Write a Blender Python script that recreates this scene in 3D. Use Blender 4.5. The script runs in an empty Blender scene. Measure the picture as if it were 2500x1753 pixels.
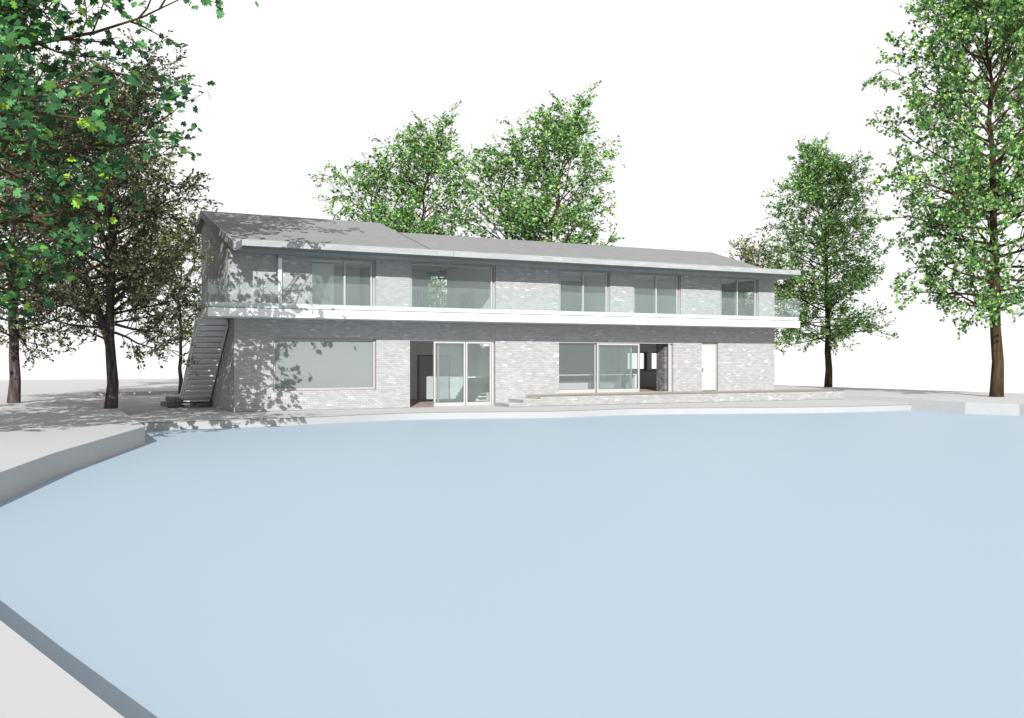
import bpy, math, random
import numpy as np
from mathutils import Vector, Matrix
from mathutils.geometry import tessellate_polygon

S = bpy.context.scene
COL = S.collection
R = math.radians
ANG = R(27.3)                      # the house stands turned by this much to the view
UX, UY = math.cos(ANG), math.sin(ANG)
HX, HY = -10.43, 36.13             # front left corner of the house


def wor(u, v):
    return (HX + u * UX - v * UY, HY + u * UY + v * UX)


def loc(x, y):
    return ((x - HX) * UX + (y - HY) * UY, -(x - HX) * UY + (y - HY) * UX)


# ------------------------------------------------------------------ materials
def nt(name):
    m = bpy.data.materials.new(name)
    m.use_nodes = True
    t = m.node_tree
    t.nodes.clear()
    o = t.nodes.new('ShaderNodeOutputMaterial')
    return m, t, o


def princ(t, col, rough=0.6, spec=0.3, metal=0.0):
    p = t.nodes.new('ShaderNodeBsdfPrincipled')
    p.inputs['Base Color'].default_value = (*col, 1)
    p.inputs['Roughness'].default_value = rough
    p.inputs['Specular IOR Level'].default_value = spec
    p.inputs['Metallic'].default_value = metal
    return p


def plain(name, col, rough=0.7, spec=0.2, metal=0.0, var=0.06, scale=3.0):
    """painted / mineral surface with a faint procedural mottling"""
    m, t, o = nt(name)
    p = princ(t, col, rough, spec, metal)
    tc = t.nodes.new('ShaderNodeTexCoord')
    n = t.nodes.new('ShaderNodeTexNoise')
    n.inputs['Scale'].default_value = scale
    n.inputs['Detail'].default_value = 6
    n.inputs['Roughness'].default_value = 0.6
    r = t.nodes.new('ShaderNodeMapRange')
    r.inputs['From Min'].default_value = 0.3
    r.inputs['From Max'].default_value = 0.7
    r.inputs['To Min'].default_value = 1 - var
    r.inputs['To Max'].default_value = 1 + var
    h = t.nodes.new('ShaderNodeHueSaturation')
    h.inputs['Color'].default_value = (*col, 1)
    t.links.new(tc.outputs['Object'], n.inputs['Vector'])
    t.links.new(n.outputs['Fac'], r.inputs['Value'])
    t.links.new(r.outputs['Result'], h.inputs['Value'])
    t.links.new(h.outputs['Color'], p.inputs['Base Color'])
    t.links.new(p.outputs[0], o.inputs[0])
    return m


def brick_mat(name, stops, mortar, bw=0.215, bh=0.0775, ms=0.006, soft=0.3):
    m, t, o = nt(name)
    p = princ(t, (0.5, 0.5, 0.5), 0.85, 0.15)
    tc = t.nodes.new('ShaderNodeTexCoord')
    sp = t.nodes.new('ShaderNodeSeparateXYZ')
    ad = t.nodes.new('ShaderNodeMath')
    cb = t.nodes.new('ShaderNodeCombineXYZ')
    t.links.new(tc.outputs['Object'], sp.inputs[0])
    t.links.new(sp.outputs['X'], ad.inputs[0])
    t.links.new(sp.outputs['Y'], ad.inputs[1])
    t.links.new(ad.outputs[0], cb.inputs['X'])
    t.links.new(sp.outputs['Z'], cb.inputs['Y'])
    b = t.nodes.new('ShaderNodeTexBrick')
    b.inputs['Scale'].default_value = 1.0
    b.inputs['Brick Width'].default_value = bw
    b.inputs['Row Height'].default_value = bh
    b.inputs['Mortar Size'].default_value = ms
    b.inputs['Mortar Smooth'].default_value = soft
    b.inputs['Color1'].default_value = (0, 0, 0, 1)
    b.inputs['Color2'].default_value = (1, 1, 1, 1)
    b.inputs['Mortar'].default_value = (0.5, 0.5, 0.5, 1)
    b.offset = 0.5
    t.links.new(cb.outputs[0], b.inputs['Vector'])
    cr = t.nodes.new('ShaderNodeValToRGB')
    e = cr.color_ramp.elements
    e[0].position, e[0].color = stops[0][0], (*stops[0][1], 1)
    e[1].position, e[1].color = stops[1][0], (*stops[1][1], 1)
    for pos, c in stops[2:]:
        x = e.new(pos)
        x.color = (*c, 1)
    t.links.new(b.outputs['Color'], cr.inputs[0])
    nz = t.nodes.new('ShaderNodeTexNoise')
    nz.inputs['Scale'].default_value = 1.6
    nz.inputs['Detail'].default_value = 8
    nz.inputs['Roughness'].default_value = 0.75
    t.links.new(tc.outputs['Object'], nz.inputs['Vector'])
    mr = t.nodes.new('ShaderNodeMapRange')
    mr.inputs['From Min'].default_value = 0.3
    mr.inputs['From Max'].default_value = 0.7
    mr.inputs['To Min'].default_value = 0.92
    mr.inputs['To Max'].default_value = 1.06
    t.links.new(nz.outputs['Fac'], mr.inputs['Value'])
    hs = t.nodes.new('ShaderNodeHueSaturation')
    t.links.new(cr.outputs[0], hs.inputs['Color'])
    t.links.new(mr.outputs[0], hs.inputs['Value'])
    mx = t.nodes.new('ShaderNodeMix')
    mx.data_type = 'RGBA'
    mx.inputs['B'].default_value = (*mortar, 1)
    t.links.new(b.outputs['Fac'], mx.inputs['Factor'])
    t.links.new(hs.outputs[0], mx.inputs['A'])
    t.links.new(mx.outputs['Result'], p.inputs['Base Color'])
    bu = t.nodes.new('ShaderNodeBump')
    bu.inputs['Strength'].default_value = 0.25
    bu.inputs['Distance'].default_value = 0.004
    bu.invert = True
    t.links.new(b.outputs['Fac'], bu.inputs['Height'])
    t.links.new(bu.outputs[0], p.inputs['Normal'])
    t.links.new(p.outputs[0], o.inputs[0])
    return m


def glass_mat(name, tint, film, f_film, f_gloss=0.03, rough=0.02):
    """architectural glass: tinted see-through with a milky film and a weak mirror"""
    m, t, o = nt(name)
    tr = t.nodes.new('ShaderNodeBsdfTransparent')
    tr.inputs[0].default_value = (*tint, 1)
    df = t.nodes.new('ShaderNodeBsdfDiffuse')
    df.inputs[0].default_value = (*film, 1)
    gl = t.nodes.new('ShaderNodeBsdfGlossy')
    gl.inputs['Roughness'].default_value = rough
    a = t.nodes.new('ShaderNodeMixShader')
    a.inputs[0].default_value = f_film
    b = t.nodes.new('ShaderNodeMixShader')
    b.inputs[0].default_value = f_gloss
    t.links.new(tr.outputs[0], a.inputs[1])
    t.links.new(df.outputs[0], a.inputs[2])
    t.links.new(a.outputs[0], b.inputs[1])
    t.links.new(gl.outputs[0], b.inputs[2])
    t.links.new(b.outputs[0], o.inputs[0])
    return m


def leaf_mat(name, stops, transl=0.25):
    m, t, o = nt(name)
    g = t.nodes.new('ShaderNodeNewGeometry')
    cr = t.nodes.new('ShaderNodeValToRGB')
    e = cr.color_ramp.elements
    e[0].position, e[0].color = stops[0][0], (*stops[0][1], 1)
    e[1].position, e[1].color = stops[1][0], (*stops[1][1], 1)
    for pos, c in stops[2:]:
        x = e.new(pos)
        x.color = (*c, 1)
    t.links.new(g.outputs['Random Per Island'], cr.inputs[0])
    p = princ(t, (0, 0, 0), 0.5, 0.25)
    tl = t.nodes.new('ShaderNodeBsdfTranslucent')
    mx = t.nodes.new('ShaderNodeMixShader')
    mx.inputs[0].default_value = transl
    t.links.new(cr.outputs[0], p.inputs['Base Color'])
    t.links.new(cr.outputs[0], tl.inputs[0])
    t.links.new(p.outputs[0], mx.inputs[1])
    t.links.new(tl.outputs[0], mx.inputs[2])
    t.links.new(mx.outputs[0], o.inputs[0])
    return m


def bark_mat(name, c1, c2, sc=9.0):
    m, t, o = nt(name)
    tc = t.nodes.new('ShaderNodeTexCoord')
    mp = t.nodes.new('ShaderNodeMapping')
    mp.inputs['Scale'].default_value = (1, 1, 0.12)
    n = t.nodes.new('ShaderNodeTexNoise')
    n.inputs['Scale'].default_value = sc
    n.inputs['Detail'].default_value = 8
    n.inputs['Roughness'].default_value = 0.7
    cr = t.nodes.new('ShaderNodeValToRGB')
    cr.color_ramp.elements[0].position = 0.38
    cr.color_ramp.elements[0].color = (*c1, 1)
    cr.color_ramp.elements[1].position = 0.66
    cr.color_ramp.elements[1].color = (*c2, 1)
    p = princ(t, c1, 0.9, 0.1)
    bu = t.nodes.new('ShaderNodeBump')
    bu.inputs['Strength'].default_value = 0.6
    bu.inputs['Distance'].default_value = 0.03
    t.links.new(tc.outputs['Object'], mp.inputs[0])
    t.links.new(mp.outputs[0], n.inputs['Vector'])
    t.links.new(n.outputs['Fac'], cr.inputs[0])
    t.links.new(n.outputs['Fac'], bu.inputs['Height'])
    t.links.new(cr.outputs[0], p.inputs['Base Color'])
    t.links.new(bu.outputs[0], p.inputs['Normal'])
    t.links.new(p.outputs[0], o.inputs[0])
    return m


def water_mat():
    m, t, o = nt('pond_water')
    p = princ(t, (0.40, 0.56, 0.70), 0.55, 0.12)
    tc = t.nodes.new('ShaderNodeTexCoord')
    n = t.nodes.new('ShaderNodeTexNoise')
    n.inputs['Scale'].default_value = 0.25
    n.inputs['Detail'].default_value = 3
    cr = t.nodes.new('ShaderNodeValToRGB')
    cr.color_ramp.elements[0].position = 0.3
    cr.color_ramp.elements[1].position = 0.7
    cr.color_ramp.elements[0].color = (*WAT1, 1)
    cr.color_ramp.elements[1].color = (*WAT2, 1)
    t.links.new(tc.outputs['Object'], n.inputs['Vector'])
    t.links.new(n.outputs['Fac'], cr.inputs[0])
    t.links.new(cr.outputs[0], p.inputs['Base Color'])
    t.links.new(p.outputs[0], o.inputs[0])
    return m


WAT1 = (0.336, 0.412, 0.482)
WAT2 = (0.342, 0.418, 0.488)
M = {}
M['ground'] = plain('pale_paving', (0.44, 0.44, 0.44), 0.9, 0.05, var=0.012, scale=0.8)
M['quay'] = plain('pale_quay', (0.435, 0.435, 0.435), 0.9, 0.05, var=0.012, scale=0.8)
M['bank'] = plain('concrete_bank', (0.40, 0.399, 0.397), 0.9, 0.05, var=0.03, scale=1.5)
M['trim'] = plain('edge_trim', (0.16, 0.16, 0.16), 0.8, 0.1)
M['quay_wall'] = plain('quay_edge_stone', (0.325, 0.325, 0.32), 0.9, 0.05, var=0.02, scale=1.0)
M['joint'] = plain('dark_joint', (0.12, 0.12, 0.12), 0.9, 0.05)
M['water'] = water_mat()
M['brick'] = brick_mat('grey_brick', [(0.0, (0.285, 0.284, 0.281)), (0.5, (0.32, 0.32, 0.318)), (0.955, (0.355, 0.355, 0.355)), (0.975, (0.42, 0.42, 0.42)), (1.0, (0.47, 0.47, 0.47))], (0.21, 0.209, 0.207))
M['brick_low'] = brick_mat('grey_brick_low', [(0.0, (0.26, 0.26, 0.255)), (0.5, (0.295, 0.295, 0.29)), (0.955, (0.335, 0.335, 0.335)), (0.975, (0.42, 0.42, 0.42)), (1.0, (0.46, 0.46, 0.46))], (0.22, 0.22, 0.215))
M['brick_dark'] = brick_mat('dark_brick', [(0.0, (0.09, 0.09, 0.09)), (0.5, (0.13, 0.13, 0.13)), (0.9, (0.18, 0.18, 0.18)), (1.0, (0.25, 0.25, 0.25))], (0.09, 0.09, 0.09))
M['fascia'] = brick_mat('eave_band', [(0.0, (0.27, 0.27, 0.27)), (0.5, (0.285, 0.305, 0.305)), (0.9, (0.32, 0.32, 0.32)), (1.0, (0.335, 0.335, 0.335))], (0.24, 0.24, 0.24), 0.48, 0.105, 0.006)
M['soffit'] = plain('soffit_board', (0.30, 0.30, 0.30), 0.8, 0.1)
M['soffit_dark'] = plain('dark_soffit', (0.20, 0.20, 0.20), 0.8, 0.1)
M['roof'] = brick_mat('roof_slates', [(0.0, (0.205, 0.205, 0.207)), (0.5, (0.218, 0.218, 0.22)), (1.0, (0.23, 0.23, 0.232))], (0.185, 0.185, 0.185), 0.30, 0.06, 0.006)
M['white'] = plain('white_concrete', (0.62, 0.62, 0.62), 0.7, 0.15, var=0.01)
M['plaster'] = plain('interior_plaster', (0.88, 0.88, 0.88), 0.9, 0.05, var=0.01)
M['ceiling'] = plain('interior_ceiling', (0.72, 0.72, 0.73), 0.9, 0.05, var=0.01)
M['frame'] = plain('anodised_frame', (0.37, 0.362, 0.355), 0.5, 0.3, 0.0, var=0.02)
M['frame_dark'] = plain('dark_frame', (0.10, 0.10, 0.10), 0.5, 0.3, 0.0, var=0.02)
M['steel'] = plain('stair_steel', (0.62, 0.62, 0.62), 0.6, 0.2, 0.0, var=0.02)
M['stringer'] = plain('stringer_steel', (0.68, 0.68, 0.68), 0.6, 0.2, 0.0, var=0.02)
M['deck'] = plain('brown_deck', (0.33, 0.27, 0.24), 0.8, 0.1, var=0.06, scale=6)
M['cream'] = plain('cream_door', (0.40, 0.398, 0.385), 0.6, 0.2, var=0.03, scale=1.2)
M['cabinet'] = plain('cabinet_grey', (0.55, 0.55, 0.55), 0.6, 0.2, var=0.02)
M['sofa'] = plain('sofa_cloth', (0.38, 0.39, 0.38), 0.95, 0.05, var=0.05, scale=12)
M['glass'] = glass_mat('window_glass', (0.90, 0.93, 0.925), (0.33, 0.37, 0.365), 0.11)
M['glass_big'] = glass_mat('picture_window_glass', (0.82, 0.86, 0.85), (0.33, 0.355, 0.35), 0.47)
M['rail_glass'] = glass_mat('balustrade_glass', (0.95, 0.975, 0.97), (0.36, 0.40, 0.39), 0.085, 0.012)
M['bark_dark'] = bark_mat('dark_bark', (0.022, 0.018, 0.018), (0.12, 0.098, 0.095))
M['bark_brown'] = bark_mat('brown_bark', (0.014, 0.010, 0.007), (0.075, 0.048, 0.026), 7)
M['twig'] = plain('twig_bark', (0.055, 0.038, 0.022), 0.9, 0.05, var=0.3, scale=2)
M['twig_dark'] = plain('twig_bark_dark', (0.05, 0.044, 0.04), 0.9, 0.05, var=0.3, scale=2)
M['leaf_near'] = leaf_mat('maple_leaf_near', [(0.0, (0.012, 0.042, 0.020)), (0.4, (0.028, 0.10, 0.036)), (0.7, (0.065, 0.20, 0.065)), (0.88, (0.13, 0.34, 0.11)), (0.96, (0.20, 0.42, 0.06)), (1.0, (0.32, 0.50, 0.03))])
M['leaf_maple'] = leaf_mat('maple_leaf', [(0.0, (0.020, 0.055, 0.024)), (0.25, (0.055, 0.15, 0.048)), (0.55, (0.16, 0.33, 0.09)), (0.82, (0.29, 0.54, 0.17)), (1.0, (0.46, 0.62, 0.12))], 0.35)
M['leaf_olive'] = leaf_mat('linden_leaf', [(0.0, (0.024, 0.022, 0.015)), (0.40, (0.12, 0.125, 0.066)), (0.8, (0.24, 0.25, 0.125)), (1.0, (0.38, 0.40, 0.20))], 0.2)
M['leaf_pale'] = leaf_mat('birch_leaf', [(0.0, (0.07, 0.075, 0.030)), (0.5, (0.20, 0.22, 0.085)), (0.85, (0.32, 0.34, 0.14)), (1.0, (0.45, 0.46, 0.22))], 0.3)


# ------------------------------------------------------------------ mesh helpers
def link(o, parent=None):
    COL.objects.link(o)
    if parent is not None:
        o.parent = parent
    return o


class MB:
    def __init__(s):
        s.v, s.f = [], []

    def box(s, x0, x1, y0, y1, z0, z1):
        b = len(s.v)
        s.v += [(x0, y0, z0), (x1, y0, z0), (x1, y1, z0), (x0, y1, z0), (x0, y0, z1), (x1, y0, z1), (x1, y1, z1), (x0, y1, z1)]
        s.f += [tuple(b + i for i in q) for q in ((0, 3, 2, 1), (4, 5, 6, 7), (0, 1, 5, 4), (1, 2, 6, 5), (2, 3, 7, 6), (3, 0, 4, 7))]
        return s

    def prism_u(s, prof, u0, u1):
        """prof = list of (v,z), extruded along u"""
        b = len(s.v)
        n = len(prof)
        for u in (u0, u1):
            s.v += [(u, p[0], p[1]) for p in prof]
        s.f.append(tuple(b + i for i in range(n)))
        s.f.append(tuple(b + n + i for i in reversed(range(n))))
        for i in range(n):
            j = (i + 1) % n
            s.f.append((b + i, b + n + i, b + n + j, b + j))
        return s

    def hexa(s, p):
        b = len(s.v)
        s.v += p
        s.f += [tuple(b + i for i in q) for q in ((0, 3, 2, 1), (4, 5, 6, 7), (0, 1, 5, 4), (1, 2, 6, 5), (2, 3, 7, 6), (3, 0, 4, 7))]
        return s

    def beam(s, a, b, w, h):
        """bar from a to b, width w horizontally, h vertically"""
        a, b = Vector(a), Vector(b)
        d = (b - a).normalized()
        side = d.cross(Vector((0, 0, 1)))
        if side.length < 1e-4:
            side = Vector((1, 0, 0))
        side.normalize()
        up = side.cross(d)
        p = []
        for q, k in ((a, -1), (a, 1)):
            pass
        pts = [a - side * w / 2 - up * h / 2, a + side * w / 2 - up * h / 2, b + side * w / 2 - up * h / 2, b - side * w / 2 - up * h / 2,
               a - side * w / 2 + up * h / 2, a + side * w / 2 + up * h / 2, b + side * w / 2 + up * h / 2, b - side * w / 2 + up * h / 2]
        return s.hexa([tuple(x) for x in pts])

    def build(s, name, mat, parent=None, bevel=0.0):
        me = bpy.data.meshes.new(name)
        me.from_pydata(s.v, [], s.f)
        me.materials.append(mat)
        me.validate()
        import bmesh
        bm = bmesh.new()
        bm.from_mesh(me)
        bmesh.ops.recalc_face_normals(bm, faces=bm.faces)
        bm.to_mesh(me)
        bm.free()
        o = bpy.data.objects.new(name, me)
        link(o, parent)
        if bevel:
            md = o.modifiers.new('bevel', 'BEVEL')
            md.width = bevel
            md.segments = 2
            md.limit_method = 'ANGLE'
        return o


def empty(name, label, cat, loc_, rz=0.0, group=None):
    o = bpy.data.objects.new(name, None)
    o.empty_display_size = 0.3
    o.location = loc_
    o.rotation_euler = (0, 0, rz)
    link(o)
    tag(o, label, cat, group)
    return o


def tag(o, label=None, cat=None, group=None, kind=None):
    if label:
        o['label'] = label
    if cat:
        o['category'] = cat
    if group:
        o['group'] = group
    if kind:
        o['kind'] = kind
    return o


def grid_wall(mb, axis, us, zs, void, t0, t1, solid=None):
    """wall in a grid of cells; void(uc, zc) -> True where there is an opening.
    axis 'u': runs along u between v=t0..t1 ; axis 'v': runs along v between u=t0..t1"""
    def P(a, b, z):
        return (a, b, z) if axis == 'u' else (b, a, z)
    nu, nz = len(us) - 1, len(zs) - 1
    S_ = [[not void((us[i] + us[i + 1]) / 2, (zs[k] + zs[k + 1]) / 2) for k in range(nz)] for i in range(nu)]

    def quad(a, b, c, d):
        i = len(mb.v)
        mb.v += [a, b, c, d]
        mb.f.append((i, i + 1, i + 2, i + 3))
    for i in range(nu):
        for k in range(nz):
            if not S_[i][k]:
                continue
            a, b, z0, z1 = us[i], us[i + 1], zs[k], zs[k + 1]
            quad(P(a, t0, z0), P(b, t0, z0), P(b, t0, z1), P(a, t0, z1))
            quad(P(b, t1, z0), P(a, t1, z0), P(a, t1, z1), P(b, t1, z1))
            if i == 0 or not S_[i - 1][k]:
                quad(P(a, t1, z0), P(a, t0, z0), P(a, t0, z1), P(a, t1, z1))
            if i == nu - 1 or not S_[i + 1][k]:
                quad(P(b, t0, z0), P(b, t1, z0), P(b, t1, z1), P(b, t0, z1))
            if k == 0 or not S_[i][k - 1]:
                quad(P(a, t1, z0), P(b, t1, z0), P(b, t0, z0), P(a, t0, z0))
            if k == nz - 1 or not S_[i][k + 1]:
                quad(P(a, t0, z1), P(b, t0, z1), P(b, t1, z1), P(a, t1, z1))
    return mb


def opening_wall(name, mat, parent, axis, a0, a1, z0, z1, t0, t1, ops, extra_void=None):
    us = sorted(set([a0, a1] + [x for o in ops for x in o[:2] if a0 < x < a1]))
    zs = sorted(set([z0, z1] + [x for o in ops for x in o[2:] if z0 < x < z1]))

    def void(a, z):
        return any(o[0] < a < o[1] and o[2] < z < o[3] for o in ops)
    mb = MB()
    grid_wall(mb, axis, us, zs, void, t0, t1)
    me = bpy.data.meshes.new(name)
    me.from_pydata(mb.v, [], mb.f)
    me.materials.append(mat)
    import bmesh
    bm = bmesh.new()
    bm.from_mesh(me)
    bmesh.ops.remove_doubles(bm, verts=bm.verts, dist=1e-5)
    bmesh.ops.recalc_face_normals(bm, faces=bm.faces)
    bm.to_mesh(me)
    bm.free()
    return link(bpy.data.objects.new(name, me), parent)


# ------------------------------------------------------------------ terrain, quay, pond
def sheet(name, polys, z, mat, parent=None):
    pts = [[Vector((p[0], p[1], 0)) for p in poly] for poly in polys]
    tri = tessellate_polygon(pts)
    flat = [(p.x, p.y, z) for poly in pts for p in poly]
    me = bpy.data.meshes.new(name)
    fs = []
    for t in tri:
        a, b, c = (Vector(flat[i]) for i in t)
        n = (b - a).cross(c - a)
        fs.append(tuple(t) if n.z > 0 else tuple(reversed(t)))
    me.from_pydata(flat, [], fs)
    me.materials.append(mat)
    return link(bpy.data.objects.new(name, me), parent)


def skirt(name, line, z0, z1, mat, closed=False, smooth=False, parent=None, th=0.0):
    n = len(line)
    v, f = [], []
    for p in line:
        v += [(p[0], p[1], z0), (p[0], p[1], z1)]
    for i in range(n if closed else n - 1):
        j = (i + 1) % n
        f.append((2 * i, 2 * j, 2 * j + 1, 2 * i + 1))
    me = bpy.data.meshes.new(name)
    me.from_pydata(v, [], f)
    me.materials.append(mat)
    if smooth:
        for p in me.polygons:
            p.use_smooth = True
    return link(bpy.data.objects.new(name, me), parent)


def chaikin(pts, it=2):
    for _ in range(it):
        out = [pts[0]]
        for a, b in zip(pts[:-1], pts[1:]):
            out.append((a[0] * .75 + b[0] * .25, a[1] * .75 + b[1] * .25))
            out.append((a[0] * .25 + b[0] * .75, a[1] * .25 + b[1] * .75))
        out.append(pts[-1])
        pts = out
    return pts


ZG = 0.21      # raised ground
ZW = -0.26     # water level
quay = [(-11.9, 29.95), (-11.45, 30.45), (-10.53, 30.92), (-9.3, 31.67), (-7.64, 32.64), (-6.47, 33.7), (-4.76, 35.3), (-3.31, 36.1), (-1.07, 36.55), (1.57, 36.95), (3.24, 38.0), (5.01, 39.1), (7.59, 39.63), (10.34, 39.83), (12.92, 40.38), (14.83, 41.0), (16.6, 41.9), (17.59, 42.4)]
quay = [quay[0]] + chaikin(quay[1:], 2)
A = (-9.74, 25.56)
YL = (-22.65, 51.93)
YR = wor(29.3, 19.0)
YRF = wor(29.3, -7.28)
RC = (17.59, 42.4)
near_side = [(18.77, 39.87), (20.16, 38.24), (21.3, 35.6), (23.4, 33.0), (24.6, 26), (24.5, 16), (22.5, 5), (16, -3.2), (8, -4.5), (3.2, -1.11), (-1.93, 4.8), (-3.52, 6.61), (-7.2, 10.9), (-8.08, 15.19), (-8.73, 18.37), A]
hole = [A, YL, YR, YRF, RC] + near_side[:-1]
outer = [wor(-75, -65), wor(39.2, -65), wor(39.2, 55.3), wor(-75, 57.5)]
g = sheet('ground', [outer, hole], ZG, M['ground'])
tag(g, kind='structure')
# side of the raised ground (land mass below)
tag(skirt('ground_edge', outer, -1.2, ZG, M['bank'], closed=True), kind='structure')
# banks round the pond, sharp corners
bk = skirt('bank_wall', [RC] + near_side, -0.9, ZG, M['bank'])
tag(bk, kind='structure')
yk = skirt('yard_kerb', [A, YL, YR, YRF, RC], -0.4, ZG, M['bank'])
tag(yk, kind='structure')
yard = [(-12.16, 30.5)] + [YL, YR, YRF] + list(reversed(quay[:]))
# left end of the quay meets the bank below the raised ground
yard = [YL, YR, YRF, RC] + list(reversed(quay))
q = sheet('quay', [yard], 0.0, M['quay'])
tag(q, kind='structure')
qk = skirt('quay_wall', quay, -0.9, 0.0, M['quay_wall'], smooth=True)
tag(qk, kind='structure')
pond = [(-16, -8), (30, -8), (30, 46), (-16, 46)]
w = sheet('water', [pond], ZW, M['water'])
tag(w, kind='structure')
# the joint behind the quay's edging stone and the ledge in the yard
def strip(name, line, wd, z0, z1, mat):
    v, f = [], []
    n = len(line)
    for i, p in enumerate(line):
        a = Vector(line[max(0, i - 1)])
        b = Vector(line[min(n - 1, i + 1)])
        d = (b - a).normalized()
        nn = Vector((-d.y, d.x)) * wd / 2
        v += [(p[0] - nn.x, p[1] - nn.y, z1), (p[0] + nn.x, p[1] + nn.y, z1)]
    for i in range(n - 1):
        f.append((2 * i, 2 * i + 2, 2 * i + 3, 2 * i + 1))
    me = bpy.data.meshes.new(name)
    me.from_pydata(v, [], f)
    me.materials.append(mat)
    return link(bpy.data.objects.new(name, me))


def offset_line(line, d):
    out = []
    n = len(line)
    for i, p in enumerate(line):
        a = Vector(line[max(0, i - 1)])
        b = Vector(line[min(n - 1, i + 1)])
        e = (b - a).normalized()
        out.append((p[0] + e.y * d, p[1] - e.x * d))
    return out


tag(skirt('quay_trim', offset_line(quay, 0.004), -0.022, 0.001, M['trim']), kind='structure')
tag(skirt('bank_trim', offset_line([RC] + near_side[:3], -0.004), ZG - 0.02, ZG + 0.001, M['trim']), kind='structure')
tag(skirt('bank_trim', offset_line([near_side[-3], near_side[-2], near_side[-1]], -0.004), ZG - 0.012, ZG + 0.001, M['trim']), kind='structure')
tag(strip('yard_joint', [wor(-2.9, 15.2), wor(1.5, 14.9), wor(8, 14.6)], 0.05, 0, 0.004, M['joint']), kind='structure')

# ------------------------------------------------------------------ the house
house = empty('brick_house', 'long two-storey pale grey brick house with low grey roof and full-length white balcony', 'house', (HX, HY, 0), ANG)
L = 26.57
D = 7.94
lower_ops = [(1.46, 5.60, 0.77, 2.81), (7.04, 10.94, -1, 2.81), (14.08, 20.31, 0.45, 2.79), (22.0, 22.98, 0.45, 2.79)]
upper_ops = [(2.89, 5.59, 3.9, 5.97), (7.05, 10.96, 3.9, 5.97), (14.08, 16.77, 3.9, 5.97), (18.03, 20.74, 3.9, 5.97), (23.13, 25.53, 3.9, 5.97)]
fw = opening_wall('front_wall', M['brick'], house, 'u', 0, L, -0.3, 3.54, 0, 0.3, lower_ops)
uw = opening_wall('upper_front_wall', M['brick'], house, 'u', -0.21, L, 3.54, 6.0, 0, 0.3, upper_ops)
MB().box(0.002, 7.03, -0.007, -0.001, 0.0, 0.025).build('base_joint', M['trim'], house)
MB().box(-0.007, -0.001, 0.0, 4.4, 0.0, 0.025).build('base_joint', M['trim'], house)
# left gable
MB().box(0, 0.3, 0.3, 5.85, -0.3, 3.54).build('side_wall', M['brick'], house)
MB().prism_u([(0.3, 3.54), (5.85, 3.54), (5.85, 7.85), (4.85, 8.0), (0.3, 6.64)], -0.21, 0.1).build('gable_wall', M['brick'], house)
MB().box(-0.21, 0.0, 0.0, 5.85, 3.535, 3.5399).build('gable_soffit', M['soffit'], house)
# rear and right walls
opening_wall('side_wall', M['brick'], house, 'v', 0.3, D, -0.3, 6.0, L - 0.3, L, [(1.24, 2.15, 4.77, 5.52), (1.6, 6.6, 1.0, 2.75)])  # larger opening is unseen, added to let sky light into the kitchen
opening_wall('rear_wall', M['brick'], house, 'u', 6.5, L - 0.3, -0.3, 6.5, 7.64, D, [(14.3, 17.0, 1.0, 2.75), (7.0, 9.7, 0.3, 3.2), (22.89, 24.19, 1.40, 2.38), (24.51, 25.6, 1.40, 2.38), (10.91, 12.2, 4.0, 6.28)])  # first two openings are unseen, added for more light in kitchen and hall
MB().box(0.3, 6.5, 5.55, 5.85, -0.3, 7.8).build('rear_wall', M['brick'], house)
MB().box(6.5, 6.7, 5.55, 7.64, -0.3, 6.8).build('rear_side_wall', M['brick'], house)

# roof: one slope, the left block rises to a higher ridge
s = 0.30


def zt(v):
    return 6.33 + s * (v + 1.4)


rl = MB().prism_u([(-1.4, 6.125), (-1.4, 6.33), (4.85, zt(4.85)), (6.35, zt(4.85) - 0.52), (6.35, zt(4.85) - 0.80), (4.85, zt(4.85) - 0.3), (-1.08, 6.125)], -0.35, 7.45)
roof = rl.build('roof', M['roof'], house)
MB().hexa([(7.41, -1.4, zt(-1.4) + 0.001), (7.46, -1.4, zt(-1.4) + 0.001), (7.46, 2.6, zt(2.6) + 0.001), (7.41, 2.6, zt(2.6) + 0.001), (7.41, -1.4, zt(-1.4) + 0.014), (7.46, -1.4, zt(-1.4) + 0.014), (7.46, 2.6, zt(2.6) + 0.014), (7.41, 2.6, zt(2.6) + 0.014)]).build('roof_seam', M['joint'], roof)
rr = MB().prism_u([(-1.4, 6.125), (-1.4, 6.33), (2.5, zt(2.5)), (8.5, 6.42), (8.5, 6.2), (2.5, zt(2.5) - 0.3), (-1.08, 6.125)], 7.452, 24.65)
rr.build('roof', M['roof'], house)
MB().box(24.652, 26.92, -1.4, 8.5, 6.125, 6.33).build('flat_roof', M['roof'], house)
MB().prism_u([(-0.9, 6.30), (7.9, 6.30), (2.5, zt(2.5) - 0.1)], 24.45, 24.6).build('gable_end', M['roof'], house)
# step of the left block above the right one
MB().prism_u([(2.3, zt(2.3) - 0.3), (4.85, zt(4.85) - 0.3), (5.85, 7.8), (5.85, 6.6)], 7.2, 7.44).build('gable_end', M['brick_low'], house)
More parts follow.
